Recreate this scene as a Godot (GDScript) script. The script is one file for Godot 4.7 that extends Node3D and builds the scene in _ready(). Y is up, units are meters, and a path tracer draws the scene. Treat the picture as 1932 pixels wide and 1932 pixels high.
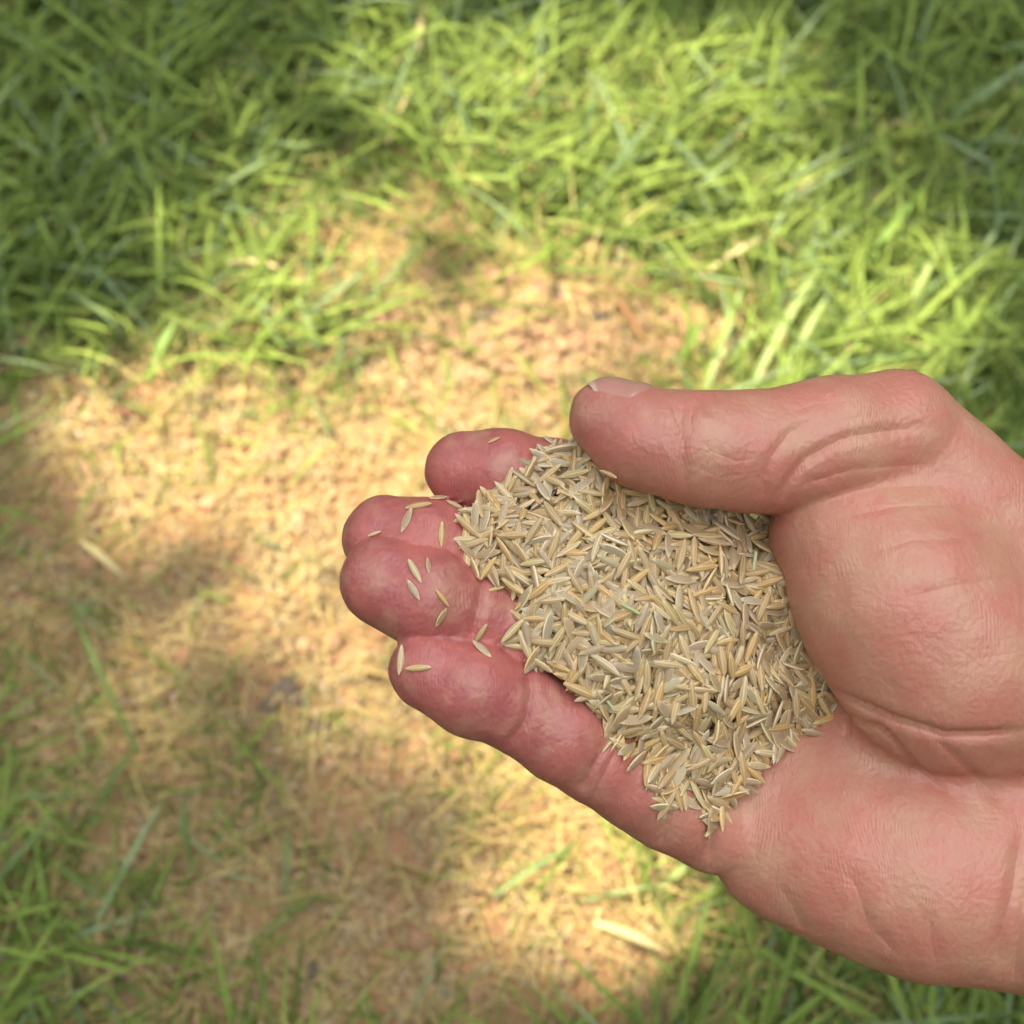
extends Node3D
# A cupped right hand holding grass seed above a patchy, freshly seeded lawn.

const TAN := 0.404            # half the frame over the distance
const HALF := 966.0           # half the picture in the pixels used below (1932 across)
const CAM_H := 0.56
const PITCH := 60.0
const HAND_D := 240.0         # millimetres from the lens to the hand's reference plane

var rng := RandomNumberGenerator.new()
var cam_xf: Transform3D
var sun_to := Vector3(-0.60, 1.10, -0.35).normalized()

# ---------------------------------------------------------------- helpers
func lin(r, g, b) -> Color:
	return Color(r, g, b)

func srgb(r: float, g: float, b: float) -> Color:
	return Color(r, g, b).linear_to_srgb()

func tag(o: Node, label: String, category: String, group := "") -> void:
	o.set_meta("label", label)
	o.set_meta("category", category)
	if group != "":
		o.set_meta("group", group)

func numbered(base: String) -> String:
	if not has_node(base):
		return base
	if not counters.has(base):
		counters[base] = 0
	counters[base] += 1
	return "%s_%03d" % [base, counters[base]]
var counters := {}

func put(o: Node, called: String) -> void:
	o.name = numbered(called)
	add_child(o, true)

# pixel of the picture + millimetres towards the lens from the hand plane -> millimetres in the lens's axes
func hp(u: float, v: float, z: float) -> Vector3:
	var d := HAND_D - z
	return Vector3((u - HALF) / HALF * TAN * d, (HALF - v) / HALF * TAN * d, z)

func ray_dir(u: float, v: float) -> Vector3:
	return Vector3((u - HALF) / HALF * TAN, (HALF - v) / HALF * TAN, -1.0)

# pixel -> point of the lawn at height y
func gp(u: float, v: float, y := 0.0) -> Vector3:
	var d := cam_xf.basis * ray_dir(u, v)
	var k := (y - cam_xf.origin.y) / d.y
	return cam_xf.origin + d * k

# point of the lawn -> pixel
func pix(p: Vector3) -> Vector2:
	var c := cam_xf.affine_inverse() * p
	var d := maxf(-c.z, 0.05)
	return Vector2(HALF + c.x / d / TAN * HALF, HALF - c.y / d / TAN * HALF)

var maps := {}
const MX0 := -0.62
const MZ0 := -1.1
const MN := 125
func grid_map(called: String, f: Callable) -> void:
	var a := PackedFloat32Array()
	for j in MN:
		for i in MN:
			a.append(f.call(pix(Vector3(MX0 + i * 0.01, 0, MZ0 + j * 0.01))))
	maps[called] = a

func look(a: PackedFloat32Array, x: float, z: float) -> float:
	var fx := clampf((x - MX0) * 100.0, 0.0, MN - 1.01)
	var fz := clampf((z - MZ0) * 100.0, 0.0, MN - 1.01)
	var i := int(fx)
	var j := int(fz)
	var o := j * MN + i
	return lerpf(lerpf(a[o], a[o + 1], fx - i), lerpf(a[o + MN], a[o + MN + 1], fx - i), fz - j)

func blob(q: Vector2, u: float, v: float, ru: float, rv: float) -> float:
	var a := (q.x - u) / ru
	var b := (q.y - v) / rv
	return exp(-(a * a + b * b))

# ---------------------------------------------------------------- scene
func _ready() -> void:
	rng.seed = 7
	var t0 := Time.get_ticks_msec()
	var cam := Camera3D.new()
	cam.name = "camera"
	cam.fov = rad_to_deg(2.0 * atan(TAN))
	cam.position = Vector3(0, CAM_H, 0)
	cam.rotation_degrees = Vector3(-PITCH, 0, 0)
	cam.near = 0.02
	cam.far = 400.0
	var att := CameraAttributesPhysical.new()
	att.frustum_focal_length = 50.0
	att.exposure_aperture = 50.0 / 2.7
	att.frustum_focus_distance = 0.231
	att.frustum_near = 0.02
	att.frustum_far = 400.0
	cam.attributes = att
	add_child(cam)
	cam.fov = rad_to_deg(2.0 * atan(TAN))
	cam_xf = Transform3D(Basis(Vector3.RIGHT, deg_to_rad(-PITCH)), Vector3(0, CAM_H, 0))

	var we := WorldEnvironment.new()
	we.name = "world_environment"
	var env := Environment.new()
	env.background_mode = Environment.BG_SKY
	var sky := Sky.new()
	var sm := ProceduralSkyMaterial.new()
	sm.sky_top_color = Color(0.88, 0.88, 0.89)
	sm.sky_horizon_color = Color(0.66, 0.67, 0.66)
	sm.sky_curve = 0.2
	sm.ground_bottom_color = Color(0.30, 0.32, 0.20)
	sm.ground_horizon_color = Color(0.5, 0.52, 0.42)
	sm.sky_energy_multiplier = 1.0
	sm.ground_energy_multiplier = 1.0
	sky.sky_material = sm
	env.sky = sky
	env.tonemap_mode = Environment.TONE_MAPPER_LINEAR
	env.tonemap_exposure = 4.1
	env.sdfgi_enabled = true
	env.ssao_enabled = true
	env.ssil_enabled = true
	we.environment = env
	add_child(we)

	var sun := DirectionalLight3D.new()
	sun.name = "sun"
	sun.light_energy = 1.0
	sun.light_angular_distance = 0.53
	sun.light_color = Color(1.0, 0.93, 0.80)
	sun.shadow_enabled = true
	sun.transform = Transform3D(Basis.looking_at(-sun_to, Vector3.FORWARD), Vector3(0, 3, 0))
	add_child(sun)

	grid_map("bare", bareness)
	grid_map("dry", dryness)
	make_ground()
	print("ground ", Time.get_ticks_msec() - t0)
	make_lawn()
	print("lawn ", Time.get_ticks_msec() - t0)
	make_tree()
	print("tree ", Time.get_ticks_msec() - t0)
	make_added_shrubs()
	build_prims()
	make_hand()
	print("hand ", Time.get_ticks_msec() - t0)
	make_seed_meshes()
	make_heap()
	make_loose_seeds()
	print("heap ", Time.get_ticks_msec() - t0)
	make_ground_things()
	print("done ", Time.get_ticks_msec() - t0)

# ---------------------------------------------------------------- zones of the lawn, as the photograph shows them
func bareness(q: Vector2) -> float:
	var s := 0.0
	s = maxf(s, 1.15 * blob(q, 250, 800, 420, 110))
	s = maxf(s, 1.15 * blob(q, 600, 960, 420, 220))
	s = maxf(s, 1.1 * blob(q, 520, 1180, 330, 240))
	s = maxf(s, 1.1 * blob(q, 1080, 640, 300, 110))
	s = maxf(s, 1.1 * blob(q, 900, 760, 330, 140))
	s = maxf(s, 1.0 * blob(q, 720, 1480, 210, 260))
	s = maxf(s, 1.05 * blob(q, 800, 1800, 290, 210))
	s = maxf(s, 0.9 * blob(q, 1050, 1560, 230, 170))
	s = maxf(s, 0.85 * blob(q, 1150, 1860, 330, 140))
	s = maxf(s, 0.52 * blob(q, 250, 1500, 300, 300))
	s = maxf(s, 0.62 * blob(q, 170, 1250, 300, 260))
	s = maxf(s, 0.68 * blob(q, 520, 1760, 300, 260))
	s = maxf(s, 0.9 * blob(q, 180, 980, 300, 160))
	s = maxf(s, 0.7 * blob(q, 1250, 1000, 300, 250))
	s = maxf(s, 0.66 * blob(q, 700, 480, 260, 130))
	return s

func dryness(q: Vector2) -> float:
	var s := 0.18
	s = maxf(s, 0.75 * blob(q, 700, 470, 260, 170))
	s = maxf(s, 0.6 * blob(q, 1100, 230, 330, 120))
	s = maxf(s, 0.85 * blob(q, 1000, 560, 330, 110))
	s = maxf(s, 0.8 * blob(q, 450, 650, 260, 110))
	s = maxf(s, 0.9 * blob(q, 1050, 1560, 300, 230))
	s = maxf(s, 0.45 * blob(q, 1700, 330, 220, 200))
	s = maxf(s, 0.7 * blob(q, 250, 1300, 320, 400))
	s = maxf(s, 0.9 * blob(q, 1450, 1800, 450, 190))
	return s

# how open the tree's crown is towards the sun, seen from a place on the lawn
func openness(q: Vector2) -> float:
	var s := 0.0
	s = maxf(s, 1.0 * blob(q, 570, 990, 430, 370))
	s = maxf(s, 1.0 * blob(q, 760, 560, 380, 300))
	s = maxf(s, 1.0 * blob(q, 1050, 330, 400, 300))
	s = maxf(s, 0.95 * blob(q, 1050, 650, 330, 230))
	s = maxf(s, 0.80 * blob(q, 1350, 300, 300, 260))
	s = maxf(s, 0.80 * blob(q, 1600, 720, 380, 260))
	s = maxf(s, 0.85 * blob(q, 1100, 1560, 300, 250))
	s = maxf(s, 0.8 * blob(q, 1350, 1740, 380, 150))
	s = maxf(s, 0.36 * blob(q, 360, 1260, 260, 170))
	s = maxf(s, 0.30 * blob(q, 900, 60, 330, 120))
	s = maxf(s, 0.20 * blob(q, 1750, 330, 300, 260))
	s = maxf(s, 0.25 * blob(q, 1650, 1830, 300, 110))
	return s

# ---------------------------------------------------------------- ground
var bump := FastNoiseLite.new()
var tone := FastNoiseLite.new()

func ground_y(x: float, z: float) -> float:
	return bump.get_noise_2d(x * 1000.0, z * 1000.0) * 0.0045 + bump.get_noise_2d(x * 160.0 + 900.0, z * 160.0) * 0.008

func spread_axis(n: int, centre: float, near: float, far: float) -> PackedFloat32Array:
	var a := PackedFloat32Array()
	for i in n + 1:
		var t := 2.0 * i / n - 1.0
		var s := absf(t)
		var d := near * s / 0.8 if s < 0.8 else near + (far - near) * pow((s - 0.8) / 0.2, 4.0)
		a.append(centre + signf(t) * d)
	return a

func make_ground() -> void:
	bump.seed = 3
	bump.frequency = 0.045
	bump.fractal_octaves = 4
	tone.seed = 11
	tone.frequency = 0.02
	tone.fractal_octaves = 4
	var n := 340
	var xs := spread_axis(n, 0.0, 0.75, 120.0)
	var zs := spread_axis(n, -0.38, 0.75, 120.0)
	var vs := PackedVector3Array()
	var cs := PackedColorArray()
	var ix := PackedInt32Array()
	for j in n + 1:
		for i in n + 1:
			var x := xs[i]
			var z := zs[j]
			vs.append(Vector3(x, ground_y(x, z), z))
			var q := pix(Vector3(x, 0, z))
			var b := clampf(bareness(q) * 1.3, 0.0, 1.0)
			if absf(x) > 1.0 or z > 0.4 or z < -1.3:
				b = 0.0
			var m := 0.5 + 0.5 * tone.get_noise_2d(x * 1000.0, z * 1000.0)
			var soil := Color(0.33, 0.18, 0.092).lerp(Color(0.42, 0.25, 0.13), m)
			var turf := Color(0.15, 0.115, 0.055).lerp(Color(0.22, 0.17, 0.08), m)
			if absf(x) > 2.5 or absf(z) > 3.0:
				turf = Color(0.12, 0.14, 0.05).lerp(Color(0.17, 0.18, 0.07), m)
			cs.append(turf.lerp(soil, b))
	for j in n:
		for i in n:
			var a := j * (n + 1) + i
			ix.append_array(PackedInt32Array([a, a + 1, a + n + 2, a, a + n + 2, a + n + 1]))
	var st := SurfaceTool.new()
	var arr := []
	arr.resize(Mesh.ARRAY_MAX)
	arr[Mesh.ARRAY_VERTEX] = vs
	arr[Mesh.ARRAY_COLOR] = cs
	arr[Mesh.ARRAY_INDEX] = ix
	var am := ArrayMesh.new()
	am.add_surface_from_arrays(Mesh.PRIMITIVE_TRIANGLES, arr)
	st.create_from(am, 0)
	st.generate_normals()
	var mi := MeshInstance3D.new()
	mi.mesh = st.commit()
	var m := StandardMaterial3D.new()
	m.vertex_color_use_as_albedo = true
	m.roughness = 0.95
	var nt := NoiseTexture2D.new()
	nt.width = 512
	nt.height = 512
	nt.seamless = true
	var fn := FastNoiseLite.new()
	fn.frequency = 0.03
	fn.fractal_octaves = 5
	nt.noise = fn
	m.heightmap_enabled = true
	m.heightmap_texture = nt
	m.heightmap_scale = 0.25
	m.uv1_triplanar = true
	m.uv1_world_triplanar = true
	m.uv1_scale = Vector3(12, 12, 12)
	mi.material_override = m
	mi.set_meta("kind", "structure")
	put(mi, "ground")

# ---------------------------------------------------------------- lawn
# a blade: root at the origin, runs along +x while it rises and bends, unit length
func blade_mesh(lift: float, bend: float, kink: float, w: float, segs: int) -> ArrayMesh:
	var st := SurfaceTool.new()
	st.begin(Mesh.PRIMITIVE_TRIANGLES)
	var p := Vector3.ZERO
	var ang := lift
	var rows := []
	for i in segs + 1:
		var t := float(i) / segs
		var hw := w * 0.5 * (0.75 + 0.6 * t) if t < 0.4 else w * 0.5 * (1.0 - pow((t - 0.4) / 0.6, 2.2)) * 0.99 + w * 0.02
		var side := Vector3(sin(kink * t * 0.6), 0, cos(kink * t * 0.6))
		var up := Vector3(-sin(ang), cos(ang), 0)
		rows.append([p - side * hw + up * hw * 0.35, p, p + side * hw + up * hw * 0.35, t])
		p += Vector3(cos(ang), sin(ang), 0) / segs
		ang += bend / segs
	for i in segs:
		for k in 2:
			var a: Vector3 = rows[i][k]
			var b: Vector3 = rows[i][k + 1]
			var c: Vector3 = rows[i + 1][k]
			var d: Vector3 = rows[i + 1][k + 1]
			for v in [a, c, b, b, c, d]:
				st.add_vertex(v)
	st.generate_normals()
	return st.commit()

func multi(called: String, mesh: Mesh, mat: Material, xfs: Array, cols: PackedColorArray, label: String, category: String) -> void:
	var mm := MultiMesh.new()
	mm.transform_format = MultiMesh.TRANSFORM_3D
	mm.use_colors = true
	mm.mesh = mesh
	mm.instance_count = xfs.size()
	for i in xfs.size():
		mm.set_instance_transform(i, xfs[i])
		mm.set_instance_color(i, cols[i])
	var o := MultiMeshInstance3D.new()
	o.multimesh = mm
	o.material_override = mat
	o.set_meta("kind", "stuff")
	tag(o, label, category)
	put(o, called)

func leaf_mat(rough: float, back: Color) -> StandardMaterial3D:
	var m := StandardMaterial3D.new()
	m.vertex_color_use_as_albedo = true
	m.roughness = rough
	m.metallic_specular = 0.35
	m.cull_mode = BaseMaterial3D.CULL_DISABLED
	m.backlight_enabled = true
	m.backlight = back
	return m

func make_lawn() -> void:
	var gm := leaf_mat(0.68, Color(0.42, 0.42, 0.42))
	var dm := leaf_mat(0.75, Color(0.25, 0.25, 0.25))
	# green blades: five shapes
	var shapes := [
		blade_mesh(0.6, -0.45, 0.3, 0.038, 6), blade_mesh(0.8, -0.9, -0.4, 0.030, 7), blade_mesh(0.35, -0.25, 0.25, 0.036, 5),
		blade_mesh(0.22, -0.1, -0.2, 0.046, 4), blade_mesh(0.95, -1.4, 0.5, 0.027, 8)]
	var xf := [[], [], [], [], []]
	var co := []
	for k in 5:
		co.append(PackedColorArray())
	var clump := FastNoiseLite.new()
	clump.seed = 21
	clump.frequency = 0.03
	for n in 108000:
		var near := n < 80000
		var x: float
		var z: float
		if near:
			x = rng.randf_range(-0.55, 0.55)
			z = rng.randf_range(-0.98, 0.10)
		else:
			var r := 0.5 + 2.6 * pow(rng.randf(), 1.3)
			var an := rng.randf() * TAU
			x = cos(an) * r
			z = -0.4 + sin(an) * r
			if absf(x) < 0.55 and z > -0.98 and z < 0.10:
				continue
		var bare := look(maps.bare, x, z)
		if absf(x) > 1.0 or z > 0.3:
			bare = 0.0
		var cl := clump.get_noise_2d(x * 1000.0, z * 1000.0)
		var dens := clampf(0.95 - bare * 0.95 + cl * 0.72, 0.035, 1.0)
		if rng.randf() > dens:
			continue
		var k := rng.randi() % 5
		var L := (0.014 + 0.072 * pow(rng.randf(), 1.5)) * (0.7 + 0.4 * dens)
		if bare > 0.35:
			L *= 0.72
		if x < 0.05 and z > -0.32:
			L *= 0.72
		# the lawn combs roughly one way, with much disorder
		var an2 := deg_to_rad(55.0) + rng.randfn(0.0, 1.1 if x > -0.05 else 1.8)
		var b := Basis(Vector3.UP, an2) * Basis(Vector3.RIGHT, rng.randfn(0, 0.35)) * Basis(Vector3.FORWARD, rng.randfn(0, 0.16))
		b = b.scaled(Vector3(L, L, L))
		xf[k].append(Transform3D(b, Vector3(x, ground_y(x, z) - 0.001, z)))
		var dry := maxf(look(maps.dry, x, z), clampf(1.5 * bare * (1.35 - bare), 0.0, 0.8))
		var c := Color(0.062, 0.102, 0.018).lerp(Color(0.26, 0.365, 0.072), rng.randf())
		if rng.randf() < 0.10:
			c = Color(0.12, 0.20, 0.08).lerp(Color(0.28, 0.38, 0.19), rng.randf())
		if rng.randf() < dry * 0.6:
			var tf: Transform3D = xf[k][-1]
			tf.basis = tf.basis.scaled_local(Vector3(0.7, 0.7, 0.55))
			xf[k][-1] = tf
			c = c.lerp(Color(0.50, 0.42, 0.17), rng.randf_range(0.3, 0.9))
		co[k].append(c)
	for k in 5:
		multi("grass", shapes[k], gm, xf[k], co[k], "green lawn grass growing round the bare seeded patch", "grass")
	# dead thatch: thin straw lying flat
	var sh2 := [blade_mesh(0.08, 0.05, 0.8, 0.030, 4), blade_mesh(0.3, -0.7, -0.9, 0.024, 5)]
	var xf2 := [[], []]
	var co2 := [PackedColorArray(), PackedColorArray()]
	for n in 100000:
		var x := rng.randf_range(-0.6, 0.6)
		var z := rng.randf_range(-1.05, 0.15)
		var bz := look(maps.bare, x, z)
		var dry := maxf(look(maps.dry, x, z), clampf(1.4 * bz * (1.2 - bz), 0.0, 0.6))
		var d := clampf(0.06 + 1.1 * dry - 0.30 * look(maps.bare, x, z) + 0.3 * clump.get_noise_2d(x * 1000.0 + 500.0, z * 1000.0), 0.30, 1.0)
		if rng.randf() > d:
			continue
		var k := rng.randi() % 2
		var L := rng.randf_range(0.007, 0.032)
		var b := Basis(Vector3.UP, rng.randf() * TAU) * Basis(Vector3.FORWARD, rng.randfn(0.0, 0.12))
		xf2[k].append(Transform3D(b.scaled(Vector3(L, L, L)), Vector3(x, ground_y(x, z) + rng.randf_range(0.0, 0.012) * d, z)))
		co2[k].append(Color(0.36, 0.26, 0.095).lerp(Color(0.58, 0.47, 0.20), rng.randf()))
	for k in 2:
		multi("dry_thatch", sh2[k], dm, xf2[k], co2[k], "dry straw coloured thatch lying between the grass", "thatch")
	# soil crumbs
	var cm := lump_mesh(5, 0.5)
	var xf3 := []
	var co3 := PackedColorArray()
	for n in 4500:
		var x := rng.randf_range(-0.5, 0.5)
		var z := rng.randf_range(-0.9, 0.05)
		if rng.randf() > look(maps.bare, x, z):
			continue
		var r := 0.0008 + 0.0045 * pow(rng.randf(), 3.0)
		var b := Basis.from_euler(Vector3(rng.randf() * TAU, rng.randf() * TAU, 0)).scaled(Vector3(r, r * 0.7, r))
		xf3.append(Transform3D(b, Vector3(x, ground_y(x, z) + r * 0.25, z)))
		co3.append(Color(0.31, 0.17, 0.095).lerp(Color(0.45, 0.28, 0.165), rng.randf()))
	for n in 1500:
		var q := Vector2(rng.randfn(1090, 150), rng.randfn(630, 60))
		if n % 4 == 0:
			q = Vector2(rng.randfn(870, 90), rng.randfn(590, 40))
		var p := gp(q.x, q.y)
		var r := 0.0009 + 0.0040 * pow(rng.randf(), 3.5)
		var b := Basis.from_euler(Vector3(rng.randf() * TAU, rng.randf() * TAU, 0)).scaled(Vector3(r, r * 0.8, r))
		xf3.append(Transform3D(b, Vector3(p.x, ground_y(p.x, p.z) + r * 0.4, p.z)))
		co3.append(Color(0.24, 0.14, 0.085).lerp(Color(0.42, 0.26, 0.155), rng.randf()))
	var sm := StandardMaterial3D.new()
	sm.vertex_color_use_as_albedo = true
	sm.roughness = 0.95
	multi("soil_crumbs", cm, sm, xf3, co3, "small crumbs of reddish tan soil on the bare patch", "soil")

func lump_mesh(sd: int, rough: float) -> ArrayMesh:
	var s := SphereMesh.new()
	s.radius = 1.0
	s.height = 2.0
	s.radial_segments = 10
	s.rings = 6
	var a := s.get_mesh_arrays()
	var f := FastNoiseLite.new()
	f.seed = sd
	f.frequency = 0.9
	var v: PackedVector3Array = a[Mesh.ARRAY_VERTEX]
	for i in v.size():
		v[i] *= 1.0 + rough * f.get_noise_3dv(v[i])
	var out := []
	out.resize(Mesh.ARRAY_MAX)
	out[Mesh.ARRAY_VERTEX] = v
	out[Mesh.ARRAY_INDEX] = a[Mesh.ARRAY_INDEX]
	var am := ArrayMesh.new()
	am.add_surface_from_arrays(Mesh.PRIMITIVE_TRIANGLES, out)
	var st := SurfaceTool.new()
	st.create_from(am, 0)
	st.generate_normals()
	return st.commit()

# ---------------------------------------------------------------- the tree whose crown shades the lawn and the hand
func tube(st: SurfaceTool, pts: Array, radii: Array, sides := 9) -> void:
	var rings := []
	var ref := Vector3(0.3, 0.1, 1).normalized()
	for i in pts.size():
		var d: Vector3 = (pts[mini(i + 1, pts.size() - 1)] - pts[maxi(i - 1, 0)]).normalized()
		var x := d.cross(ref).normalized()
		var y := x.cross(d).normalized()
		var ring := []
		for k in sides:
			var a := TAU * k / sides
			ring.append(pts[i] + (x * cos(a) + y * sin(a)) * radii[i])
		rings.append(ring)
	for i in pts.size() - 1:
		for k in sides:
			var k2 := (k + 1) % sides
			for v in [rings[i][k], rings[i + 1][k], rings[i][k2], rings[i][k2], rings[i + 1][k], rings[i + 1][k2]]:
				st.add_vertex(v)

func make_tree() -> void:
	var root := Node3D.new()
	var at := Vector3(-3.1, 0, -2.9)
	root.position = at
	tag(root, "leafy broadleaf tree standing on the lawn, its crown shading the hand", "tree")
	put(root, "shade_tree")
	var focus := Vector3(0.05, 0, -0.35)
	var mid := focus + sun_to * 4.2          # the bough that hangs between the sun and the lawn
	var st := SurfaceTool.new()
	st.begin(Mesh.PRIMITIVE_TRIANGLES)
	st.set_smooth_group(0)
	tube(st, [Vector3(0, -0.05, 0), Vector3(0.03, 0.5, 0), Vector3(0.0, 1.6, 0.05), Vector3(0.1, 2.8, 0.1), Vector3(0.15, 4.2, 0.1), Vector3(0.1, 6.2, 0.0)], [0.20, 0.15, 0.13, 0.115, 0.08, 0.03], 12)
	var ends := []
	var limbs := [[1.6, mid - at + Vector3(-0.35, -0.1, -0.4)], [2.0, mid - at + Vector3(-0.6, 0.5, -0.7)], [2.8, Vector3(-1.5, 4.6, 0.9)], [3.2, Vector3(-0.9, 5.2, -1.5)], [3.6, Vector3(1.1, 5.9, -1.0)], [3.0, Vector3(0.4, 4.7, 1.7)]]
	for l in limbs:
		var a := Vector3(0.1, l[0], 0.1)
		var e: Vector3 = l[1]
		tube(st, [a, a.lerp(e, 0.35) + Vector3(0, 0.18, 0), a.lerp(e, 0.7) + Vector3(0, 0.16, 0.05), e], [0.06, 0.045, 0.03, 0.012], 7)
		ends.append(e)
	st.generate_normals()
	var trunk := MeshInstance3D.new()
	trunk.name = "trunk"
	trunk.mesh = st.commit()
	var bm := StandardMaterial3D.new()
	bm.albedo_color = srgb(0.16, 0.115, 0.08)
	bm.roughness = 0.9
	trunk.material_override = bm
	root.add_child(trunk, true)
	# leaves
	var ls := SurfaceTool.new()
	ls.begin(Mesh.PRIMITIVE_TRIANGLES)
	var outl := [[0.0, 0.0], [0.22, 0.26], [0.5, 0.33], [0.8, 0.18], [1.0, 0.0]]
	for i in 4:
		for s in [-1.0, 1.0]:
			var a := Vector3(outl[i][0], 0, 0)
			var b := Vector3(outl[i + 1][0], 0, 0)
			var a2 := Vector3(outl[i][0], outl[i][1] * 0.25, s * outl[i][1])
			var b2 := Vector3(outl[i + 1][0], outl[i + 1][1] * 0.25, s * outl[i + 1][1])
			for v in ([a, b, b2, a, b2, a2] if s > 0 else [a, b2, b, a, a2, b2]):
				ls.add_vertex(v)
	ls.generate_normals()
	var leaf := ls.commit()
	var mm := MultiMesh.new()
	mm.transform_format = MultiMesh.TRANSFORM_3D
	mm.use_colors = true
	mm.mesh = leaf
	var xs := []
	var cs := PackedColorArray()
	for n in 26000:
		var p: Vector3
		var big := n > 15000
		if big:
			var e: Vector3 = ends[2 + n % 4] + at
			p = e + Vector3(rng.randfn(0, 0.55), rng.randfn(0, 0.42), rng.randfn(0, 0.55))
		else:
			p = mid + Vector3(rng.randfn(0, 0.62), rng.randfn(0, 0.42), rng.randfn(0, 0.62))
		var g := p - sun_to * (p.y / sun_to.y)     # where this leaf's shade falls
		var q := pix(g)
		var open := 0.0
		if g.z < 0.03 and g.z > -1.3:
			open = openness(q)
		if q.y > 1960.0 or q.x > 2050.0:
			open = 0.0
		if rng.randf() < clampf(open * 3.0, 0.0, 0.99):
			continue
		var L := rng.randf_range(0.05, 0.085)
		xs.append(Transform3D(Basis.from_euler(Vector3(rng.randfn(0, 0.6), rng.randf() * TAU, rng.randfn(-0.3, 0.5))).scaled(Vector3(L, L, L)), p - at))
		cs.append(Color(0.05, 0.11, 0.018).lerp(Color(0.10, 0.17, 0.035), rng.randf()))
	mm.instance_count = xs.size()
	for i in xs.size():
		mm.set_instance_transform(i, xs[i])
		mm.set_instance_color(i, cs[i])
	var crown := MultiMeshInstance3D.new()
	crown.name = "crown"
	crown.multimesh = mm
	crown.material_override = leaf_mat(0.5, Color(0.3, 0.3, 0.3))
	crown.set_meta("kind", "stuff")
	root.add_child(crown, true)

# unseen shrubs added round the lawn to block low skylight on the hand
func make_added_shrubs() -> void:
	var ls := SurfaceTool.new()
	ls.begin(Mesh.PRIMITIVE_TRIANGLES)
	for s in [-1.0, 1.0]:
		var a := Vector3.ZERO
		var m := Vector3(0.5, 0.08, 0.3 * s)
		var b := Vector3(1, 0, 0)
		for v in ([a, b, m] if s > 0 else [a, m, b]):
			ls.add_vertex(v)
	ls.generate_normals()
	var leaf := ls.commit()
	var mm := MultiMesh.new()
	mm.transform_format = MultiMesh.TRANSFORM_3D
	mm.use_colors = true
	mm.mesh = leaf
	var n := 5200
	mm.instance_count = n
	var f := FastNoiseLite.new()
	f.seed = 17
	f.frequency = 0.8
	for i in n:
		var d := Vector3(rng.randfn(), rng.randfn(), rng.randfn()).normalized()
		var p := d * pow(rng.randf(), 0.33) * (1.0 + 0.35 * f.get_noise_3dv(d * 2.0)) * Vector3(1.35, 1.45, 1.35) + Vector3(0, 1.5, 0)
		p.y = maxf(p.y, 0.12)
		var L := rng.randf_range(0.12, 0.22)
		mm.set_instance_transform(i, Transform3D(Basis.from_euler(Vector3(rng.randfn(0, 0.8), rng.randf() * TAU, rng.randfn(-0.3, 0.6))).scaled(Vector3(L, L, L)), p))
		mm.set_instance_color(i, Color(0.04, 0.085, 0.016).lerp(Color(0.09, 0.15, 0.03), rng.randf()))
	var st := SurfaceTool.new()
	st.begin(Mesh.PRIMITIVE_TRIANGLES)
	for k in 5:
		var e := Vector3(cos(k * 1.3) * 0.7, 2.0 + 0.2 * k, sin(k * 1.3) * 0.7)
		tube(st, [Vector3(cos(k * 1.3) * 0.08, -0.05, sin(k * 1.3) * 0.08), e * 0.5 + Vector3(0, 0.1, 0), e], [0.035, 0.025, 0.01], 6)
	st.generate_normals()
	var stems := st.commit()
	var bm := StandardMaterial3D.new()
	bm.albedo_color = srgb(0.15, 0.11, 0.075)
	bm.roughness = 0.9
	var lm := leaf_mat(0.5, Color(0.3, 0.3, 0.3))
	for k in 9:
		var a := deg_to_rad(20.0 + k * 40.0)
		var root := Node3D.new()
		root.position = Vector3(cos(a) * 3.6, 0, -0.3 + sin(a) * 3.6)
		root.rotation.y = k * 2.1
		var sc := 1.25 + 0.10 * sin(k * 2.7)
		if k == 4 or k == 5:
			sc = 0.85
		root.scale = Vector3(sc, sc, sc)
		tag(root, "added unseen shrub that blocks low skylight on the hand", "shrub", "added shrubs blocking the low sky")
		put(root, "added_shrub")
		var tr := MeshInstance3D.new()
		tr.name = "stems"
		tr.mesh = stems
		tr.material_override = bm
		root.add_child(tr, true)
		var cr := MultiMeshInstance3D.new()
		cr.name = "crown"
		cr.multimesh = mm
		cr.material_override = lm
		cr.set_meta("kind", "stuff")
		root.add_child(cr, true)

# ---------------------------------------------------------------- hand: tapered capsules joined by smooth minima
# groups: 0 palm, 1 thumb, 2 index, 3 middle, 4 ring, 5 little
var pa := PackedVector3Array()
var pb := PackedVector3Array()
var pr := PackedFloat32Array()
var pd := PackedFloat32Array()
var pi := PackedFloat32Array()
var pg := PackedInt32Array()
var over := PackedByteArray()          # 1: lies over the heap (thumb and its ball)
const KG := [7.0, 4.0, 2.5, 2.5, 2.5, 2.5]      # blending within a group
const KJ := [0.0, 0.9, 5.0, 5.0, 4.0, 2.0]      # blending of a group with the palm

func cap(g: int, a: Array, b: Array, o := 0) -> void:
	var A := hp(a[0], a[1], a[2])
	var B := hp(b[0], b[1], b[2])
	pa.append(A)
	pb.append(B - A)
	pr.append(a[3])
	pd.append(b[3] - a[3])
	pi.append(1.0 / maxf((B - A).length_squared(), 0.001))
	pg.append(g)
	over.append(o)

func chain(g: int, pts: Array, o := 0) -> void:
	for i in pts.size() - 1:
		cap(g, pts[i], pts[i + 1], o)

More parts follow.
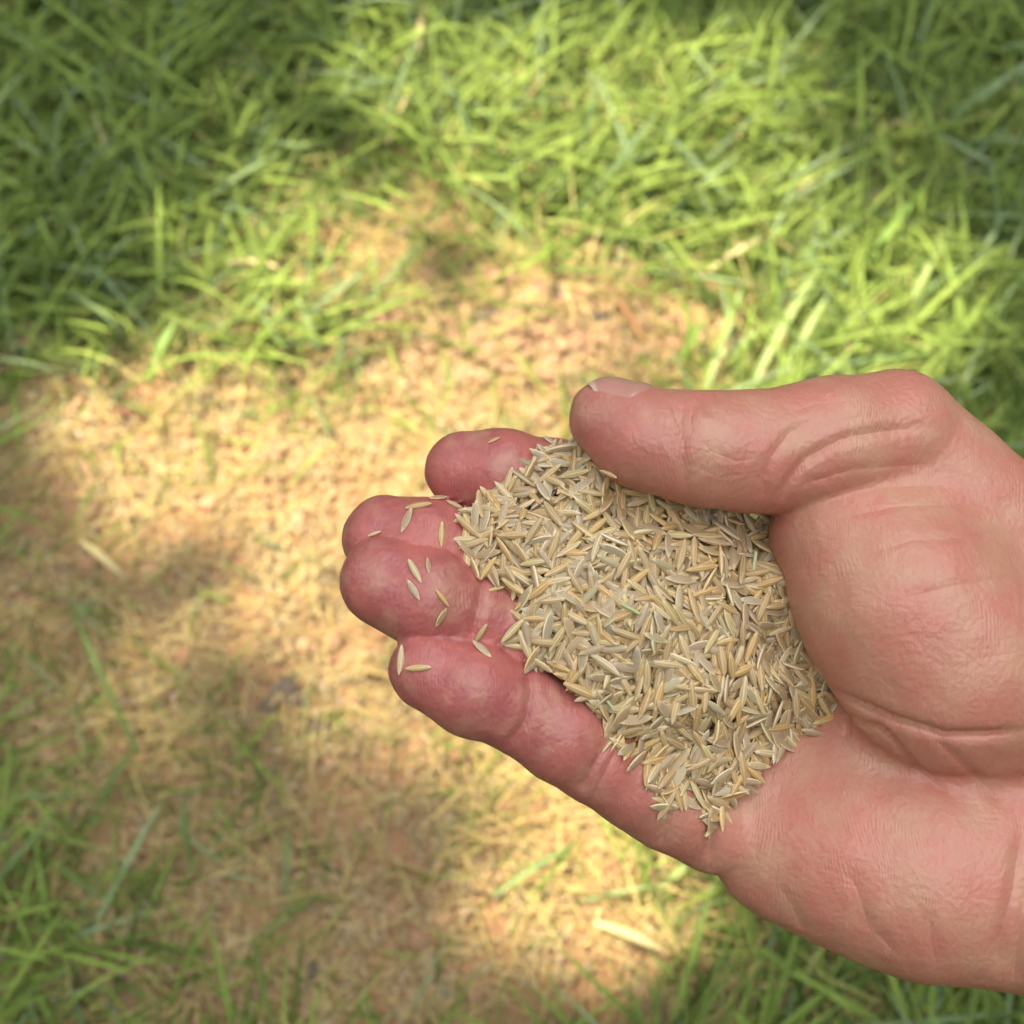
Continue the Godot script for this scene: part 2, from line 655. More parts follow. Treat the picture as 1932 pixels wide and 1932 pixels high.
func build_prims() -> void:
	# fingers: tip, pad, last joint, middle of the segment, middle joint, knuckle  [u, v, z, radius mm]
	chain(5, [[812, 1263, 14, 7.4], [895, 1300, 14.5, 8.2], [984, 1338, 12.4, 7.6], [1060, 1385, 11.4, 8.3], [1128, 1430, 9, 7.9], [1200, 1475, 6.5, 8.3], [1262, 1518, 4, 8.2], [1350, 1560, 0, 8.8]])
	chain(4, [[728, 1097, 10, 8.4], [805, 1128, 11, 8.8], [890, 1163, 8.6, 8.1], [985, 1205, 6, 8.9], [1080, 1250, 2, 8.9], [1200, 1320, -6, 9.6], [1340, 1400, -14, 10.5]])
	chain(3, [[728, 1016, 3, 8.1], [810, 1030, 4, 8.6], [905, 1060, 2, 8.4], [1000, 1100, -2, 8.8], [1090, 1150, -7, 9.0], [1230, 1210, -15, 9.8], [1380, 1290, -22, 10.5]])
	chain(2, [[873, 886, -2, 7.3], [950, 893, -1, 7.9], [1050, 908, -4, 7.7], [1130, 930, -8, 8.2], [1220, 965, -13, 8.8], [1330, 1030, -20, 9.6], [1460, 1110, -26, 11.0]])
	# thumb
	chain(1, [[1148, 789, 11, 7.2], [1212, 826, 13, 8.4], [1300, 845, 14, 9.0], [1370, 850, 13.5, 9.6], [1450, 852, 12, 10.4], [1560, 838, 11, 11.2], [1685, 820, 8, 12.0]], 1)
	# ball of the thumb and its metacarpal
	cap(0, [1690, 822, 6, 11.8], [1945, 1090, 4, 15.5], 1)
	cap(0, [1602, 1000, 7, 14.4], [1700, 1130, 12, 17.5], 1)
	cap(0, [1700, 1130, 12, 17.5], [1790, 1245, 12, 18.5], 1)
	cap(0, [1790, 1245, 12, 18.5], [1960, 1290, 6, 19.0], 1)
	# palm
	cap(0, [1470, 1115, -27, 10.5], [1960, 1300, -10, 15])
	cap(0, [1390, 1295, -23, 10.5], [1960, 1420, -10, 16])
	cap(0, [1370, 1405, -12, 10.5], [1960, 1500, -6, 17])
	cap(0, [1440, 1480, -5, 11.0], [1640, 1450, -4, 13.5])
	cap(0, [1640, 1450, -4, 13.5], [1940, 1480, -3, 18])
	# heel of the hand on the little-finger side
	cap(0, [1478, 1598, -3, 13.6], [1610, 1610, 1, 16.5])
	cap(0, [1610, 1610, 1, 16.5], [1750, 1640, 4, 18.6])
	cap(0, [1750, 1640, 4, 18.6], [1965, 1655, 3, 21.8])
	# wrist and start of the forearm
	cap(0, [1960, 1290, -2, 20], [2250, 1400, -16, 21])
	cap(0, [1960, 1600, -2, 21], [2250, 1560, -16, 22])

func smin(a: float, b: float, k: float) -> float:
	var h := maxf(k - absf(a - b), 0.0) / k
	return minf(a, b) - h * h * k * 0.25

func cap_d(i: int, p: Vector3) -> float:
	var q := p - pa[i]
	var t := clampf(q.dot(pb[i]) * pi[i], 0.0, 1.0)
	return (q - pb[i] * t).length() - pr[i] - t * pd[i]

func field(p: Vector3, list: PackedInt32Array) -> float:
	var g := [1e3, 1e3, 1e3, 1e3, 1e3, 1e3]
	for i in list:
		var q := p - pa[i]
		var bb := pb[i]
		var t := clampf(q.dot(bb) * pi[i], 0.0, 1.0)
		var d := (q - bb * t).length() - pr[i] - t * pd[i]
		var n := pg[i]
		var e: float = g[n]
		var k: float = KG[n]
		var h := k - absf(d - e)
		g[n] = minf(d, e) - h * h * 0.25 / k if h > 0.0 else minf(d, e)
	var palm: float = g[0]
	var out := palm
	for n in range(1, 6):
		var d: float = g[n]
		if d > 900.0:
			continue
		var k: float = KJ[n]
		var h := k - absf(d - palm)
		var j := minf(d, palm) - h * h * 0.25 / k if h > 0.0 else minf(d, palm)
		if j < out:
			out = j
	return out

var all_prims := PackedInt32Array()
var bowl_prims := PackedInt32Array()

# first hit of a picture ray with the hand, in lens axes (mm); z below -60 means a miss
func cast(u: float, v: float, list: PackedInt32Array) -> Vector3:
	var d := ray_dir(u, v)
	var ln := d.length()
	var dep := HAND_D - 45.0
	for n in 40:
		var p := Vector3(d.x * dep, d.y * dep, HAND_D - dep)
		var f := field(p, list)
		if f < 0.04:
			return p
		dep += maxf(f / ln, 0.03)
		if dep > HAND_D + 60.0:
			break
	return Vector3(0, 0, -99)

func grad(p: Vector3, list: PackedInt32Array) -> Vector3:
	var e := 0.3
	return Vector3(field(p + Vector3(e, 0, 0), list) - field(p - Vector3(e, 0, 0), list), field(p + Vector3(0, e, 0), list) - field(p - Vector3(0, e, 0), list), field(p + Vector3(0, 0, e), list) - field(p - Vector3(0, 0, e), list)).normalized()

# creases: [half width mm, depth mm, pixels...]
var CREASES := [
	[0.9, 0.45, [1290, 748, 1286, 800, 1288, 860, 1296, 940]],
	[0.7, 0.25, [1312, 752, 1304, 790, 1306, 820]],
	[0.8, 0.40, [1322, 742, 1332, 770, 1345, 785]],
	[0.7, 0.30, [1262, 752, 1272, 775, 1280, 800]],
	[0.7, 0.30, [1352, 740, 1358, 762]],
	[0.6, 0.06, [1302, 800, 1340, 850, 1390, 870, 1430, 865]],
	[0.6, 0.05, [1310, 880, 1360, 900, 1430, 890]],
	[0.8, 0.12, [1480, 780, 1540, 762, 1620, 755]],
	[0.8, 0.12, [1520, 808, 1600, 790, 1690, 778]],
	[0.8, 0.32, [1447, 950, 1440, 905, 1455, 862, 1488, 818, 1540, 785]],
	[1.0, 0.60, [1463, 957, 1485, 912, 1513, 872, 1566, 838, 1607, 822, 1670, 812, 1749, 804]],
	[0.7, 0.22, [1513, 914, 1607, 886, 1764, 873]],
	[0.7, 0.20, [1529, 952, 1638, 920, 1796, 914]],
	[0.8, 0.18, [1560, 985, 1690, 955, 1850, 950]],
	[0.8, 0.18, [1620, 1050, 1720, 1020, 1900, 1010]],
	[0.9, 0.20, [1700, 1130, 1800, 1105, 1932, 1085]],
	[0.9, 0.60, [996, 1245, 1003, 1305, 992, 1360, 955, 1410]],
	[0.9, 0.50, [1147, 1395, 1125, 1440, 1085, 1510]],
	[0.7, 0.35, [1165, 1410, 1145, 1450, 1110, 1520]],
	[0.9, 0.60, [1266, 1490, 1258, 1540, 1250, 1600]],
	[1.1, 1.00, [1385, 1480, 1354, 1520, 1342, 1580, 1338, 1660]],
	[0.9, 0.55, [912, 1085, 902, 1150, 888, 1215]],
	[0.8, 0.50, [905, 970, 900, 1010, 892, 1060]],
	[0.8, 0.50, [1055, 825, 1050, 900, 1046, 960]],
	[1.2, 0.90, [1570, 1300, 1624, 1331, 1687, 1359, 1740, 1375, 1784, 1389, 1866, 1389, 1932, 1380]],
	[0.9, 0.60, [1593, 1346, 1634, 1368, 1658, 1373, 1687, 1398, 1719, 1437, 1756, 1472, 1803, 1510]],
	[1.1, 0.50, [1762, 1392, 1810, 1434, 1857, 1479, 1894, 1519]],
	[0.8, 0.35, [1600, 1352, 1596, 1395]],
	[1.4, 0.80, [1932, 1560, 1917, 1670, 1901, 1733, 1888, 1780, 1888, 1840]],
	[1.1, 0.70, [1945, 1640, 1930, 1740, 1915, 1860]],
	[1.5, 0.28, [1600, 1640, 1621, 1686, 1634, 1727, 1646, 1764]],
	[1.3, 0.20, [1659, 1761, 1687, 1796]],
	[1.3, 0.22, [1753, 1720, 1758, 1770, 1768, 1825]],
	[1.4, 0.18, [1470, 1670, 1500, 1720, 1520, 1760]],
]
var crease_pts := []       # [half width, depth, points, box]

func make_creases() -> void:
	for c in CREASES:
		var px: Array = c[2]
		var pts := PackedVector3Array()
		var n := px.size() / 2
		for i in n - 1:
			for s in 4:
				var t := s / 4.0
				var h := cast(lerpf(px[i * 2], px[i * 2 + 2], t), lerpf(px[i * 2 + 1], px[i * 2 + 3], t), all_prims)
				if h.z > -50.0:
					pts.append(h)
		var e := cast(px[n * 2 - 2], px[n * 2 - 1], all_prims)
		if e.z > -50.0:
			pts.append(e)
		if pts.size() > 1:
			var box := AABB(pts[0], Vector3.ZERO)
			for p in pts:
				box = box.expand(p)
			crease_pts.append([c[0], c[1], pts, box.grow(c[0] * 3.0)])

func crease_at(p: Vector3) -> float:
	var s := 0.0
	for c in crease_pts:
		var box: AABB = c[3]
		if not box.has_point(p):
			continue
		var pts: PackedVector3Array = c[2]
		var best := 1e6
		var along := 0.0
		var last := pts.size() - 1
		for i in last:
			var a := pts[i]
			var ab := pts[i + 1] - a
			var t := clampf((p - a).dot(ab) / maxf(ab.length_squared(), 0.0001), 0.0, 1.0)
			var d := (p - a - ab * t).length_squared()
			if d < best:
				best = d
				along = (i + t) / last
		var fade := smoothstep(0.0, 0.15, along) * smoothstep(1.0, 0.85, along) * 0.75 + 0.25
		s += 1.35 * c[1] * fade * exp(-best / (c[0] * c[0]))
	return s

var hand_to := Transform3D()      # lens axes in mm -> person node's axes in m

func make_hand() -> void:
	for i in pa.size():
		all_prims.append(i)
		if over[i] == 0:
			bowl_prims.append(i)
	make_creases()
	var root := Node3D.new()
	# the palm's own axes: x towards the fingers, y out of the palm
	var n_lens := Vector3(0, 0.22, 1).normalized()
	var x_lens := (Vector3(-0.92, 0.38, 0) - n_lens * n_lens.dot(Vector3(-0.92, 0.38, 0))).normalized()
	var own := Basis(x_lens, n_lens, x_lens.cross(n_lens))
	var base_mm := hp(1960, 1480, -10)
	var lens_to_world := cam_xf * Transform3D(Basis(), Vector3(0, 0, -HAND_D * 0.001))
	root.transform = Transform3D(cam_xf.basis * own, lens_to_world * (base_mm * 0.001))
	hand_to = root.transform.affine_inverse() * lens_to_world * Transform3D(Basis.from_scale(Vector3.ONE * 0.001), Vector3.ZERO)
	tag(root, "person's cupped right hand, palm up, holding a heap of grass seed", "person")
	put(root, "person")

	var H := 0.8
	var B := 8
	var lo := Vector3(1e6, 1e6, 1e6)
	var hi := -lo
	for i in pa.size():
		for e in [pa[i], pa[i] + pb[i]]:
			var r := maxf(pr[i], pr[i] + pd[i]) + 3.0
			lo = lo.min(e - Vector3.ONE * r)
			hi = hi.max(e + Vector3.ONE * r)
	var nb := Vector3i(((hi - lo) / (H * B)).ceil())
	var nx := nb.x * B
	var ny := nb.y * B
	var nz := nb.z * B
	var f := PackedFloat32Array()
	f.resize(nx * ny * nz)
	f.fill(50.0)
	var active := []
	var half := B * H * 0.5
	for bz in nb.z:
		for by in nb.y:
			for bx in nb.x:
				var c := lo + Vector3(bx * B * H + half, by * B * H + half, bz * B * H + half)
				var ds := PackedFloat32Array()
				var dm := 1e6
				for i in pa.size():
					var d := cap_d(i, c)
					ds.append(d)
					dm = minf(dm, d)
				if dm > half * 1.75 + 6.0:
					continue
				var near := PackedInt32Array()
				for i in pa.size():
					if ds[i] < dm + half * 3.5 + 6.0:
						near.append(i)
				var v := field(c, near)
				if absf(v) > half * 1.75 + 1.5:
					if v < 0.0:
						for z in B:
							for y in B:
								var o := ((bz * B + z) * ny + by * B + y) * nx + bx * B
								for x in B:
									f[o + x] = -50.0
					continue
				active.append(Vector3i(bx, by, bz))
				for z in B:
					for y in B:
						var o := ((bz * B + z) * ny + by * B + y) * nx + bx * B
						var py := lo.y + (by * B + y) * H
						var pz := lo.z + (bz * B + z) * H
						for x in B:
							f[o + x] = field(Vector3(lo.x + (bx * B + x) * H, py, pz), near)
	# surface nets
	var ids := {}
	var vs := PackedVector3Array()
	var off := [0, 1, nx, nx + 1, nx * ny, nx * ny + 1, nx * ny + nx, nx * ny + nx + 1]
	var cor := [Vector3(0, 0, 0), Vector3(1, 0, 0), Vector3(0, 1, 0), Vector3(1, 1, 0), Vector3(0, 0, 1), Vector3(1, 0, 1), Vector3(0, 1, 1), Vector3(1, 1, 1)]
	var edges := [[0, 1], [2, 3], [4, 5], [6, 7], [0, 2], [1, 3], [4, 6], [5, 7], [0, 4], [1, 5], [2, 6], [3, 7]]
	for b in active:
		for z in B:
			for y in B:
				for x in B:
					var X: int = b.x * B + x
					var Y: int = b.y * B + y
					var Z: int = b.z * B + z
					if X >= nx - 1 or Y >= ny - 1 or Z >= nz - 1:
						continue
					var o := (Z * ny + Y) * nx + X
					var f0 := f[o]
					if absf(f0) > 3.0:
						continue
					var neg := 0
					for k in 8:
						if f[o + off[k]] < 0.0:
							neg += 1
					if neg == 0 or neg == 8:
						continue
					var s := Vector3.ZERO
					var n := 0
					for e in edges:
						var a := f[o + off[e[0]]]
						var c := f[o + off[e[1]]]
						if (a < 0.0) != (c < 0.0):
							var ea: Vector3 = cor[e[0]]
							s += ea.lerp(cor[e[1]], a / (a - c))
							n += 1
					ids[o] = vs.size()
					vs.append(lo + (Vector3(X, Y, Z) + s / n) * H)
	var ix := PackedInt32Array()
	var dirs := [[1, nx, nx * ny], [nx, nx * ny, 1], [nx * ny, 1, nx]]
	for o in ids:
		var f0 := f[o]
		for d in dirs:
			var f1 := f[o + d[0]]
			if (f0 < 0.0) == (f1 < 0.0):
				continue
			var p: int = o - d[1]
			var q: int = o - d[2]
			var r: int = o - d[1] - d[2]
			if not (ids.has(p) and ids.has(q) and ids.has(r)):
				continue
			var a: int = ids[o]
			var bb: int = ids[p]
			var c: int = ids[r]
			var e: int = ids[q]
			if f0 < 0.0:
				ix.append_array(PackedInt32Array([a, c, bb, a, e, c]))
			else:
				ix.append_array(PackedInt32Array([a, bb, c, a, c, e]))
	# normals
	var nr := mesh_normals(vs, ix)
	# folds and a little unevenness
	var un := FastNoiseLite.new()
	un.seed = 5
	un.frequency = 0.09
	un.fractal_octaves = 3
	var cols := PackedColorArray()
	var uvs := PackedVector2Array()
	var blot := FastNoiseLite.new()
	blot.seed = 9
	blot.frequency = 0.08
	blot.fractal_octaves = 4
	var tips := [hp(780, 1255, 20), hp(700, 1100, 15), hp(700, 1010, 8), hp(860, 885, 4), hp(1150, 800, 16)]
	for i in vs.size():
		var p := vs[i]
		var cr := 0.0
		if nr[i].z > -0.35:
			cr = crease_at(p)
		vs[i] = p + nr[i] * (un.get_noise_3dv(p) * 0.28 - cr)
		cols.append(skin_colour(p, blot, tips))
	nr = mesh_normals(vs, ix)
	var out := PackedVector3Array()
	var on := PackedVector3Array()
	var nb2 := hand_to.basis.orthonormalized()
	for i in vs.size():
		var w := hand_to * vs[i]
		out.append(w)
		on.append((nb2 * nr[i]).normalized())
		uvs.append(Vector2(w.x, w.z))
	print("hand mesh ", vs.size(), " ", ix.size() / 3)
	# the rest of the forearm, outside the picture
	var fa := [hp(2100, 1482, -9), hp(2350, 1500, -22), hp(2700, 1540, -34), hp(3200, 1590, -48), hp(3700, 1640, -60), hp(3800, 1650, -62), hp(3840, 1655, -63)]
	var fw := [20.0, 25.0, 31.0, 38.0, 40.0, 30.0, 1.0]
	var fh := [17.0, 18.5, 24.0, 31.0, 34.0, 25.0, 1.0]
	var first := out.size()
	for i in fa.size():
		var d: Vector3 = (fa[mini(i + 1, fa.size() - 1)] - fa[maxi(i - 1, 0)]).normalized()
		var sx := Vector3(0, 0, 1).cross(d).normalized()
		var sy := d.cross(sx).normalized()
		for k in 40:
			var a := TAU * k / 40
			var e := sx * cos(a)
			var nn: Vector3 = (sx * cos(a) / fw[i] + sy * sin(a) / fh[i]).normalized()
			var w: Vector3 = hand_to * (fa[i] + sx * cos(a) * fw[i] + sy * sin(a) * fh[i])
			out.append(w)
			on.append(nb2 * nn)
			uvs.append(Vector2(w.x, w.z))
			cols.append(Color(0.51, 0.27, 0.18))
	for i in fa.size() - 1:
		for k in 40:
			var a := first + i * 40 + k
			var b := first + i * 40 + (k + 1) % 40
			ix.append_array(PackedInt32Array([a, b, a + 40, b, b + 40, a + 40]))
	var arr := []
	arr.resize(Mesh.ARRAY_MAX)
	arr[Mesh.ARRAY_VERTEX] = out
	arr[Mesh.ARRAY_NORMAL] = on
	arr[Mesh.ARRAY_COLOR] = cols
	arr[Mesh.ARRAY_TEX_UV] = uvs
	arr[Mesh.ARRAY_INDEX] = ix
	var am := ArrayMesh.new()
	am.add_surface_from_arrays(Mesh.PRIMITIVE_TRIANGLES, arr)
	var mi := MeshInstance3D.new()
	mi.name = "hand"
	mi.mesh = am
	mi.material_override = skin_material()
	root.add_child(mi, true)
	make_nail(root)

func mesh_normals(vs: PackedVector3Array, ix: PackedInt32Array) -> PackedVector3Array:
	var nr := PackedVector3Array()
	nr.resize(vs.size())
	for t in range(0, ix.size(), 3):
		var a := ix[t]
		var b := ix[t + 1]
		var c := ix[t + 2]
		var n := (vs[c] - vs[a]).cross(vs[b] - vs[a])
		nr[a] += n
		nr[b] += n
		nr[c] += n
	for i in nr.size():
		nr[i] = nr[i].normalized()
	return nr

func skin_colour(p: Vector3, blot: FastNoiseLite, tips: Array) -> Color:
	var red := 0.0
	for t in tips:
		red = maxf(red, exp(-p.distance_squared_to(t) / 420.0))
	var n := blot.get_noise_3dv(p)
	var n2 := blot.get_noise_3dv(p * 3.1 + Vector3(40, 0, 0))
	var n3 := blot.get_noise_3dv(p * 6.5 + Vector3(0, 90, 0))
	var c := Color(0.53, 0.247, 0.172)
	# finger flesh is redder than the palm
	var fing := smoothstep(30.0, -5.0, p.x + p.y * 0.3)
	c = c.lerp(Color(0.40, 0.117, 0.110), clampf(fing * 0.8 + red * 0.5, 0.0, 1.0))
	c = c.lerp(Color(0.55, 0.17, 0.135), clampf(0.14 + n * 0.8 + n2 * 0.35 + n3 * 0.30, 0.0, 0.55))
	c = c.lerp(Color(0.58, 0.36, 0.225), clampf(-n * 0.7 - 0.03 + n2 * 0.3, 0.0, 0.35))
	return c

func skin_material() -> StandardMaterial3D:
	var m := StandardMaterial3D.new()
	m.vertex_color_use_as_albedo = true
	m.roughness = 0.41
	m.metallic_specular = 0.5
	# fine relief: ridges and pores, laid out in the palm's own plane, 200 mm across
	var N := 1536
	var warp := FastNoiseLite.new()
	warp.seed = 31
	warp.frequency = 0.0055
	warp.fractal_octaves = 2
	var fine := FastNoiseLite.new()
	fine.seed = 32
	fine.frequency = 0.09
	fine.fractal_octaves = 3
	var wi := warp.get_image(N, N, false, false, false).get_data()
	var fi := fine.get_image(N, N, false, false, false).get_data()
	var data := PackedByteArray()
	data.resize(N * N)
	for y in N:
		for x in N:
			var i := y * N + x
			var ph := (x * 1.5 - y * 0.55) + (wi[i] - 128) * 0.24
			data[i] = int(150.0 + clampf((wi[(i * 3 + 777777) % (N * N)] - 110) * 0.5, 2.0, 24.0) * sin(ph) + (fi[i] - 128) * 0.65)
	# crisp lines of the creases and many fine wrinkles
	for c in crease_pts:
		draw_line_in(data, N, c[2], 1.8 if c[1] < 0.4 else 2.6, 50.0 + 110.0 * c[1])
	var lr := RandomNumberGenerator.new()
	lr.seed = 77
	for n in 420:
		var u := lr.randf_range(1180, 1930)
		var v := lr.randf_range(730, 1830)
		var an := lr.randfn(-0.12, 0.12)
		if v > 1250.0:
			an = lr.randfn(0.75, 0.25) if lr.randf() < 0.6 else lr.randfn(1.5, 0.3)
		elif u < 1600.0 and v > 960.0 and lr.randf() < 0.7:
			an = lr.randfn(1.45, 0.12)
		elif v < 960.0 and u < 1460.0:
			an = lr.randfn(1.5, 0.2) if lr.randf() < 0.4 else lr.randfn(0.0, 0.2)
		var ln := lr.randf_range(15, 75)
		var cv := lr.randfn(0, 0.25)
		var pts := PackedVector3Array()
		for k in 5:
			var t := k / 4.0
			var a2 := an + cv * t
			var h := cast(u + cos(a2) * ln * t, v + sin(a2) * ln * t, all_prims)
			if h.z > -50.0:
				pts.append(h)
		if pts.size() > 2:
			draw_line_in(data, N, pts, lr.randf_range(1.3, 2.4), lr.randf_range(14, 42))
	var im := Image.create_from_data(N, N, false, Image.FORMAT_L8, data)
	m.heightmap_enabled = true
	m.heightmap_texture = ImageTexture.create_from_image(im)
	m.heightmap_scale = 0.024
	m.uv1_scale = Vector3(5.0, 5.0, 1.0)
	return m

func draw_line_in(data: PackedByteArray, N: int, pts: PackedVector3Array, w: float, depth: float) -> void:
	var ink := {}
	var last := pts.size() - 1
	for i in last:
		var a3 := hand_to * pts[i]
		var b3 := hand_to * pts[i + 1]
		var a := Vector2(a3.x, a3.z) * 5.0 * N
		var b := Vector2(b3.x, b3.z) * 5.0 * N
		var steps := int(a.distance_to(b)) + 1
		for k in steps:
			var t := float(k) / steps
			var along := (i + t) / last
			var fade := minf(1.0, minf(along, 1.0 - along) * 5.0 + 0.15)
			var c := a.lerp(b, t)
			var R := int(w * 2.2) + 1
			for y in range(-R, R + 1):
				for x in range(-R, R + 1):
					var px := int(c.x) + x
					var py := int(c.y) + y
					var q := Vector2(px + 0.5, py + 0.5) - c
					var d := depth * fade * exp(-q.length_squared() / (w * w))
					var o := posmod(py, N) * N + posmod(px, N)
					if d > ink.get(o, 0.0):
						ink[o] = d
	for o in ink:
		data[o] = int(clampf(data[o] - ink[o], 0.0, 255.0))

func make_nail(root: Node3D) -> void:
	# a thin plate that follows the back of the thumb's last segment
	var list := PackedInt32Array()
	for i in pa.size():
		if pg[i] == 1:
			list.append(i)
	var a := hp(1094, 764, 11)
	var b := hp(1196, 814, 13)
	var ax := (b - a).normalized()
	var up := Vector3(0.1, 1, 0.12)
	up = (up - ax * up.dot(ax)).normalized()
	var side := ax.cross(up).normalized()       # towards the back of the picture or the lens
	if side.z < 0:
		side = -side
	var nu := 16
	var nv := 14
	var vs := PackedVector3Array()
	var cs := PackedColorArray()
	for i in nu + 1:
		var s := float(i) / nu
		for j in nv + 1:
			var w := float(j) / nv * 2.0 - 1.0
			var wid := 0.98 * (1.0 - 0.12 * pow(absf(s - 0.45) * 2.0, 2.0))
			var th := w * wid
			var dir := up * cos(th) + side * sin(th)
			var o := a.lerp(b, s + (1.0 - s) * 0.05 - 0.10 * (1.0 - w * w) * (1.0 - s) + 0.16 * (1.0 - s) * w * w - 0.22 * s * s * w * w)
			var t := 2.0
			for k in 24:
				var d := field(o + dir * t, list)
				if absf(d) < 0.02:
					break
				t -= d
			var edge := maxf(absf(w), 2.0 * s - 1.0)
			vs.append(hand_to * (o + dir * (t + 0.35 - 0.6 * pow(edge, 6.0))))
			cs.append(Color(0.62, 0.44, 0.35) if s < 0.08 else Color(0.50, 0.25, 0.20))
	var ix := PackedInt32Array()
	for i in nu:
		for j in nv:
			var k := i * (nv + 1) + j
			ix.append_array(PackedInt32Array([k, k + 1, k + nv + 2, k, k + nv + 2, k + nv + 1]))
	var arr := []
	arr.resize(Mesh.ARRAY_MAX)
	arr[Mesh.ARRAY_VERTEX] = vs
	arr[Mesh.ARRAY_COLOR] = cs
	arr[Mesh.ARRAY_INDEX] = ix
	var am := ArrayMesh.new()
	am.add_surface_from_arrays(Mesh.PRIMITIVE_TRIANGLES, arr)
	var st := SurfaceTool.new()
	st.create_from(am, 0)
	st.generate_normals()
	var mi := MeshInstance3D.new()
	mi.name = "thumbnail"
	mi.mesh = st.commit()
	var m := StandardMaterial3D.new()
	m.vertex_color_use_as_albedo = true
	m.roughness = 0.22
	m.cull_mode = BaseMaterial3D.CULL_DISABLED
	mi.material_override = m
	mi.set_meta("label", "short pinkish thumbnail with a pale rim")
	root.add_child(mi, true)

# ---------------------------------------------------------------- seeds
var seed_mesh := []
var seed_mats := []
var seed_tints := [Color(1, 0.95, 0.86), Color(0.93, 0.86, 0.75), Color(1.0, 0.90, 0.68), Color(0.88, 0.78, 0.64), Color(1.0, 1.0, 0.96), Color(0.98, 0.82, 0.56), Color(0.88, 0.75, 0.56), Color(0.95, 0.95, 0.78), Color(0.80, 0.72, 0.62)]
var seed_mat: StandardMaterial3D
const TINT_WORDS := ["light tan", "greyish tan", "straw yellow", "grey brown", "whitish", "golden", "brownish", "greenish tan", "dull grey"]

# spindle along x, 1 long; y up. furrow: depth of the furrow between the husk's pale margins
func one_seed(w: float, h: float, furrow: float, skew: float, bow: float) -> ArrayMesh:
	var st := SurfaceTool.new()
	st.begin(Mesh.PRIMITIVE_TRIANGLES)
	st.set_smooth_group(0)
	var NA := 16
	var NL := 10
	var rows := []
	var cols := []
	for i in NL + 1:
		var t := float(i) / NL * 2.0 - 1.0
		var s := t * (1.0 - skew * (1.0 - t * t))
		var r := pow(maxf(1.0 - pow(absf(t), 2.1), 0.0), 0.75)
		r = maxf(r, 0.05)
		var row := []
		var rc := []
		for k in NA:
			var a := TAU * k / NA
			var y := sin(a) * h * 0.5 * r
			var z := cos(a) * w * 0.5 * r
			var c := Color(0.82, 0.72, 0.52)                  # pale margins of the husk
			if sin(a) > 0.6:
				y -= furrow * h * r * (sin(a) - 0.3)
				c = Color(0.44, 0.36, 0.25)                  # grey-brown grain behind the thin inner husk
			elif sin(a) < -0.2:
				c = Color(0.72, 0.585, 0.36) if k % 2 == 0 else Color(0.47, 0.35, 0.19)
			if absf(t) > 0.75:
				c = c.lerp(Color(0.80, 0.70, 0.50), 0.5)
			row.append(Vector3(s * 0.5, y + bow * h * (1.0 - t * t), z))
			rc.append(c)
		rows.append(row)
		cols.append(rc)
	for i in NL:
		for k in NA:
			var k2 := (k + 1) % NA
			for q in [[i, k], [i, k2], [i + 1, k], [i, k2], [i + 1, k2], [i + 1, k]]:
				st.set_color(cols[q[0]][q[1]])
				st.add_vertex(rows[q[0]][q[1]])
	st.index()
	st.generate_normals()
	return st.commit()

func make_seed_meshes() -> void:
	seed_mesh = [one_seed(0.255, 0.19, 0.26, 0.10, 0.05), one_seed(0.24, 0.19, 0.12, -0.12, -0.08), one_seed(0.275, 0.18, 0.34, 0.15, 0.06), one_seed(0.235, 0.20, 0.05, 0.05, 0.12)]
	seed_mat = StandardMaterial3D.new()
	seed_mat.vertex_color_use_as_albedo = true
	seed_mat.roughness = 0.38
	for c in seed_tints:
		var m: StandardMaterial3D = seed_mat.duplicate()
		m.albedo_color = srgb(minf(c.r, 1.0), minf(c.g, 1.0), minf(c.b, 1.0))
		seed_mats.append(m)
	# seed sown on the lawn
	var xs := []
	var cs := PackedColorArray()
	for n in 330000:
		var x := rng.randf_range(-0.5, 0.5)
		var z := rng.randf_range(-0.95, 0.06)
		var d := clampf(look(maps.bare, x, z) * 1.25 - 0.10, 0.02, 1.0)
		d *= clampf(0.62 + 1.5 * tone.get_noise_2d(x * 900.0 + 300.0, z * 900.0), 0.12, 1.1)
		if rng.randf() > d * 0.75:
			continue
		var L := rng.randf_range(0.0048, 0.0068)
		var b := Basis(Vector3.UP, rng.randf() * TAU) * Basis(Vector3.FORWARD, rng.randfn(0, 0.25)) * Basis(Vector3.RIGHT, rng.randf() * TAU)
		xs.append(Transform3D(b.scaled(Vector3(L, L * 1.15, L * 1.15)), Vector3(x, ground_y(x, z) + rng.randf_range(0.0005, 0.0035), z)))
		var c: Color = seed_tints[rng.randi() % seed_tints.size()]
		cs.append(c * Color(1, 0.98, 0.92) * rng.randf_range(0.60, 0.92))
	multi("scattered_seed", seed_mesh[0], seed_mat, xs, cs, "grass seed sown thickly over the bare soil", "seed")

const HEAP := [1040, 848, 1075, 838, 1130, 868, 1200, 890, 1290, 915, 1380, 930, 1470, 935, 1500, 980, 1500, 1060, 1530, 1140, 1560, 1210, 1585, 1290, 1592, 1342, 1550, 1370, 1500, 1400, 1442, 1440, 1402, 1490, 1372, 1530, 1345, 1572, 1330, 1520, 1282, 1540, 1240, 1515, 1216, 1460, 1165, 1420, 1128, 1370, 1118, 1325, 1060, 1276, 992, 1245, 950, 1190, 988, 1150, 960, 1108, 905, 1080, 880, 1062, 880, 965, 930, 925, 978, 892, 1005, 866]

